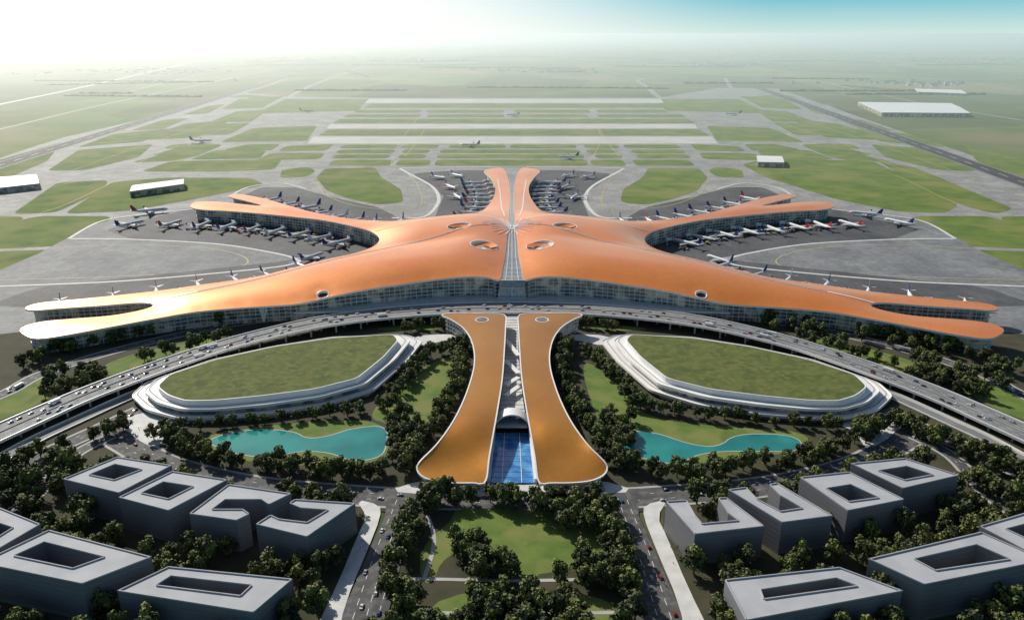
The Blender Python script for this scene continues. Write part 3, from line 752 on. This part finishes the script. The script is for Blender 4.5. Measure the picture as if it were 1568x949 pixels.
# ---------------------------------------------------------------- vehicles / aircraft
def plane_mesh(mt):
    b=MB();X=(1,0,0)
    b.tube([((20,0,3.6),.15,X),((19.3,0,3.8),.9,X),((17.8,0,4.0),1.55,X),((15.5,0,4.2),1.95,X),((-6,0,4.2),1.95,X),((-12,0,4.6),1.5,X),((-17,0,5.2),.8,X),((-20,0,5.6),.2,X)],m_plane,12)
    b.box((17.9,0,5.05),(.8,1.7,.45),m_win)
    for s in(-1,1):
        b.box((4,s*1.93,4.7),(22,.08,.35),m_win)
        def pr(pts,t,m):
            up=[Vector(p)+Vector((0,0,t)) for p in pts];dn=[Vector(p)-Vector((0,0,t)) for p in pts]
            if s<0: up,dn=dn,up
            b.add(up+dn,[[3,2,1,0],[4,5,6,7]]+[[i,(i+1)%4,(i+1)%4+4,i+4] for i in range(4)],m)
        pr([(5.5,s*1.2,3.4),(-3.2,s*17.5,4.9),(-5.0,s*17.5,4.9),(-3.0,s*1.2,3.4)],.22,m_wing)
        b.beam((-3.3,s*17.5,4.9),(-5.3,s*17.9,4.9),.2,1.8,mt)
        pr([(-14.5,s*.6,5.4),(-18.6,s*6.3,6.0),(-20,s*6.3,6.0),(-18.6,s*.6,5.4)],.15,m_wing)
        b.tube([((4.4,s*5.8,2.4),.95,X),((3.2,s*5.8,2.4),1.1,X),((.3,s*5.8,2.5),.7,X)],m_plane,10);b.tube([((4.45,s*5.8,2.4),.8,X),((4.3,s*5.8,2.4),.8,X)],m_dark,10)
        b.box((2.4,s*5.8,3.35),(2.5,.3,.6),m_wing)
        b.tube([((-1.2,s*3,.7),.6,(0,1,0)),((-1.2,s*3.6,.7),.6,(0,1,0))],m_tyre,8);b.beam((-1.2,s*3,.7),(-1.2,s*2.8,3.2),.25,.25,m_wing)
    b.tube([((14,-.3,.45),.42,(0,1,0)),((14,.3,.45),.42,(0,1,0))],m_tyre,8);b.beam((14,0,.4),(14.2,0,2.6),.2,.2,m_wing)
    V=[(-12.5,.15,5.8),(-17.8,.15,12.2),(-20.2,.15,12.2),(-18.8,.15,5.6)];V2=[(x,-y,z) for x,y,z in V]
    b.add(V+V2,[[0,1,2,3],[7,6,5,4],[0,4,5,1],[1,5,6,2],[2,6,7,3]],mt)
    me=b.mesh('airliner');return me
PM=[plane_mesh(m) for m in(m_navy,m_plane,m_red,m_navy)]
def jb():
    b=MB();b.box((28,7.5,5.2),(16,2.8,2.8),m_wing,0);b.box((19.5,5.4,5.2),(6,2.8,2.8),m_rim,.9);b.tube([((21,7.2,3.6),2.0,(0,0,1)),((21,7.2,7),2.0,(0,0,1))],m_rim,10)
    b.tube([((36,7.5,0),1.6,(0,0,1)),((36,7.5,7.2),1.9,(0,0,1))],m_rim,10);b.box((21,7.5,1.6),(.8,2.6,3.4),m_wing);return b.mesh('jet_bridge')
JB=jb()
def car(mp,L=4.6,W=1.85,h=1.45):
    b=MB();x=L/2
    prof=[(-x,.35),(-x,.85),(-x*.8,.95),(-x*.5,h),(x*.12,h),(x*.45,.95),(x*.95,.8),(x,.35)]
    V=[(p[0],-W/2*(1 if p[1]<1 else .82),p[1]) for p in prof]+[(p[0],W/2*(1 if p[1]<1 else .82),p[1]) for p in prof];n=len(prof)
    b.add(V,[list(range(n)),list(range(n,2*n))[::-1]]+[[(i+1)%n,i,i+n,(i+1)%n+n] for i in range(n)],mp)
    b.box((x*.3,0,1.2),(.55,W*.75,.3),m_win,0);b.box((-x*.66,0,1.2),(.4,W*.75,.3),m_win)
    for s in(-1,1):
        b.box((-x*.18,s*W*.45,1.18),(L*.32,.1,.33),m_win)
        for xx in(-x*.62,x*.62): b.tube([((xx,s*(W/2-.15),.34),.34,(0,1,0)),((xx,s*(W/2+.04),.34),.34,(0,1,0))],m_tyre,8)
    return b.mesh('car')
CM=[car(m) for m in(m_cw,m_cw,m_cb,m_cd,m_cs,m_cd,m_cs,m_cr,m_cw)]
def truckm(mp,L,h,nm):
    b=MB();b.box((-.8,0,h/2+.6),(L-2.2,2.4,h-.6),mp);b.box((L/2-.9,0,1.5),(1.8,2.3,1.9),m_cw);b.box((L/2+.02,0,1.9),(.08,2.0,.8),m_win)
    for s in(-1,1):
        for xx in(-L*.35,-L*.2,L*.33): b.tube([((xx,s*1.0,.5),.5,(0,1,0)),((xx,s*1.25,.5),.5,(0,1,0))],m_tyre,8)
        b.box((L/2-.9,s*1.16,1.9),(1.0,.06,.7),m_win)
    return b.mesh(nm)
SV=[truckm(m_cw,7,3,'service_truck'),truckm(m_cr,6,2.4,'service_truck'),truckm(m_cd,6,2.4,'service_truck'),truckm(m_yellow,8,3.2,'service_truck')]
BUS=truckm(m_cw,12,3.2,'bus')
def put(nm,me,p,a,s=1): o=obj(nm,me);o.location=p;o.rotation_euler=(0,0,a);o.scale=(s,s,s);return o
def gates(px,side,sp,scale=(1.3,1.6),ext=8):
    q=resamp(cr(PL(px,26),4),sp)
    for i in range(len(q)-1):
        d=(q[i+1]-q[i]);d.z=0;d.normalize();nr=Vector((-d.y,d.x,0))*side
        for mx in(0,1):
            s=random.uniform(*scale);m=(q[i]+q[i+1])/2;c=m+nr*(20*s+ext);a=math.atan2(-nr.y,-nr.x)+random.uniform(-.07,.07)
            X=c.x*(-1 if mx else 1);aa=math.pi-a if mx else a
            put('airliner',random.choice(PM),(X,c.y,.6),aa,s)
            put('jet_bridge',JB,(X,c.y,.55),aa,s)
            for k in range(10):
                l=random.uniform(-20,22);w=random.choice((-1,1))*random.uniform(7,24)
                put('service_truck',random.choice(SV),(X+math.cos(aa)*l-math.sin(aa)*w,c.y+math.sin(aa)*l+math.cos(aa)*w,.6),random.random()*6.28,1.15)
gates([(560,352),(500,338),(450,332),(400,327),(350,323),(305,321)],1,54)
gates([(40,468),(110,459),(180,452),(250,444),(320,434),(390,424),(440,412),(520,393)],1,56,ext=24)
gates([(365,297),(400,303),(440,314),(480,325),(530,334),(620,338)],1,54,ext=24,scale=(1.45,1.75))
gates([(715,331),(740,322),(752,308),(757,298),(757,285),(745,264)],1,46,ext=8)
for (u,v,h,s) in [(470,172,10,1.6),(308,219,5,1.8),(720,225,175,1.6),(870,244,190,1.6),(785,178.5,180,1.5),(1122,177,170,1.8),(690,290,-60,1.4),(700,305,-70,1.4),(865,290,240,1.4),(880,305,250,1.4),(672,275,-40,1.3),(900,274,220,1.3),(1100,402,120,1.3),(478,398,60,1.3),(230,328,30,1.7),(1325,332,150,1.5),(262,348,70,1.5),(1300,348,110,1.5),(700,272,-50,1.3),(870,272,230,1.3),(1375,345,120,1.5),(200,348,60,1.5)]:
    p=P(u,v);put('airliner',random.choice(PM),(p.x,p.y,.6),math.radians(h),s)
def cars(path,offs,sp,z=.1,prob=.6):
    r=resamp(path,sp)
    for i in range(len(r)-1):
        for o_ in offs:
            if random.random()<prob:
                t=random.random();p=r[i].lerp(r[i+1],t);d=r[i+1]-r[i];a=math.atan2(d.y,d.x);d.z=0;d.normalize();q=p+Vector((-d.y,d.x,0))*o_
                if random.random()<.06: put('bus',BUS,(q.x,q.y,q.z+z),a+(math.pi if o_>0 else 0))
                else: put('car',random.choice(CM),(q.x,q.y,q.z+z),a+(math.pi if o_>0 else 0),1.08)
mid=[a.lerp(c,.5) for a,c in zip(EA,EB)]
cars(mid,(-9,-5,5,9),17,.05,.5)
for q in(st1,MR(st1)): cars(cr(PL(q),5),(-7,-3,3,7),24,.68,.3)
for q in(st2,MR(st2),st3,MR(st3)): cars(cr(PL(q),5),(-3,3),30,.74,.4)
for q in([(622,768),(590,850),(555,949)],): 
    for r in(q,MR(q)): cars(PL(r),(-9,-3,3,9),22,.8,.4)
def person():
    me=bpy.data.meshes.new('person')
    V=[(0,0,.95),(0,0,1.2),(0,0,1.42),(0,0,1.52),(0,0,1.68),(.1,0,.9),(.13,.12,.5),(.13,.02,.06),(.14,.16,.04),(-.1,0,.9),(-.13,-.1,.5),(-.13,-.22,.08),(-.14,-.08,.04),(.2,0,1.4),(.27,-.04,1.12),(.27,.1,.88),(-.2,0,1.4),(-.27,.05,1.12),(-.26,.16,.9)]
    E=[(0,1),(1,2),(2,3),(3,4),(0,5),(5,6),(6,7),(7,8),(0,9),(9,10),(10,11),(11,12),(2,13),(13,14),(14,15),(2,16),(16,17),(17,18)]
    me.from_pydata(V,E,[]);o=obj('person',me);s=o.modifiers.new('s','SKIN')
    R=[.15,.14,.15,.06,.11,.1,.07,.05,.04,.1,.07,.05,.04,.07,.05,.035,.07,.05,.035]
    for i,r in enumerate(R): me.skin_vertices[0].data[i].radius=(r,r)
    me.skin_vertices[0].data[0].use_root=True
    dg=bpy.context.evaluated_depsgraph_get();nm=bpy.data.meshes.new_from_object(o.evaluated_get(dg));bpy.data.objects.remove(o)
    nm.materials.clear();nm.materials.append(m_cloth);nm.materials.append(m_skin)
    for p in nm.polygons: p.material_index=1 if p.center.z>1.5 else 0;p.use_smooth=True
    return nm
PE=person()
for (u0,v0,u1,v1,k) in((670,745,900,757,30),(200,645,250,680,10),(1320,645,1370,680,10),(545,790,560,850,8),(1010,800,1040,900,12),(772,600,796,650,8)):
    for _ in range(k):
        p=P(random.uniform(u0,u1),random.uniform(v0,v1),0 if u0!=772 else 9);put('person',PE,(p.x,p.y,.84 if u0!=772 else 9.05),random.random()*6.28,1.1)
# ---------------------------------------------------------------- haze, sky, sun, camera
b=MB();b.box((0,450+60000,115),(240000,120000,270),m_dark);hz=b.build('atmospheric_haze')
hm=bpy.data.materials.new('haze');hm.use_nodes=True;nt=hm.node_tree;nt.nodes.clear()
o=nt.nodes.new('ShaderNodeOutputMaterial');vsn=nt.nodes.new('ShaderNodeVolumeScatter');vsn.inputs['Color'].default_value=(1,.99,.95,1);vsn.inputs['Density'].default_value=1/7000;vsn.inputs['Anisotropy'].default_value=.72
em=nt.nodes.new('ShaderNodeEmission');em.inputs['Color'].default_value=(.62,.78,.68,1);em.inputs['Strength'].default_value=.44/7000  # added glow in the haze, standing in for multiply scattered light
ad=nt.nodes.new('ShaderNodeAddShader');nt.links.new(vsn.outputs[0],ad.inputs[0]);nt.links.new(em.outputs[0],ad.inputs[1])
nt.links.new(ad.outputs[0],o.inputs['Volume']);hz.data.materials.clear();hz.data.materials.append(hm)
AZ=math.radians(-38);EL=math.radians(35)
w=bpy.data.worlds.new('World');SC.world=w;w.use_nodes=True;nt=w.node_tree;N=nt.nodes;L=nt.links
sk=N.new('ShaderNodeTexSky');sk.sky_type='NISHITA';sk.sun_disc=False;sk.sun_elevation=EL;sk.sun_rotation=AZ;sk.altitude=100;sk.air_density=1.0;sk.dust_density=1.2;sk.ozone_density=1.2
tc=N.new('ShaderNodeTexCoord');sx=N.new('ShaderNodeSeparateXYZ');L.new(tc.outputs['Generated'],sx.inputs[0])
low=N.new('ShaderNodeValToRGB');cr_=low.color_ramp;cr_.elements[0].position=0;cr_.elements[0].color=(.62,.80,.75,1);cr_.elements[1].position=.045;cr_.elements[1].color=(.10,.50,.64,1)
L.new(sx.outputs['Z'],low.inputs[0])
dt=N.new('ShaderNodeVectorMath');dt.operation='DOT_PRODUCT';L.new(tc.outputs['Generated'],dt.inputs[0]);dt.inputs[1].default_value=(math.sin(AZ),math.cos(AZ),0)
gm=N.new('ShaderNodeMapRange');gm.interpolation_type='SMOOTHSTEP';gm.inputs['From Min'].default_value=.55;gm.inputs['From Max'].default_value=.97;L.new(dt.outputs['Value'],gm.inputs[0])
m1=N.new('ShaderNodeMixRGB');L.new(gm.outputs[0],m1.inputs[0]);L.new(low.outputs[0],m1.inputs[1]);m1.inputs[2].default_value=(1.18,1.15,1.08,1)
sc=N.new('ShaderNodeVectorMath');sc.operation='SCALE';L.new(m1.outputs[0],sc.inputs[0]);sc.inputs['Scale'].default_value=12.5
el=N.new('ShaderNodeMapRange');el.interpolation_type='SMOOTHSTEP';el.inputs['From Min'].default_value=.06;el.inputs['From Max'].default_value=.25;L.new(sx.outputs['Z'],el.inputs[0])
m2=N.new('ShaderNodeMixRGB');L.new(el.outputs[0],m2.inputs[0]);L.new(sc.outputs[0],m2.inputs[1]);L.new(sk.outputs[0],m2.inputs[2])
bg=N['Background'];bg.inputs['Strength'].default_value=.08;L.new(m2.outputs[0],bg.inputs['Color'])
d=Vector((math.sin(AZ)*math.cos(EL),math.cos(AZ)*math.cos(EL),math.sin(EL)))
l=bpy.data.lights.new('sun','SUN');l.energy=5.0;l.angle=math.radians(.5);l.color=(1,.94,.83);lo=obj('sun',l);lo.rotation_euler=d.to_track_quat('Z','Y').to_euler()
cam=bpy.data.cameras.new('camera');co=obj('camera',cam);co.location=(0,CY,HC);co.rotation_euler=(math.pi/2-TH,0,0);cam.sensor_width=36;cam.lens=36*FL/1568;cam.clip_start=1;cam.clip_end=400000
SC.camera=co
SC.view_settings.view_transform='Standard';SC.view_settings.look='None';SC.view_settings.exposure=0
print('trees',len(placed))
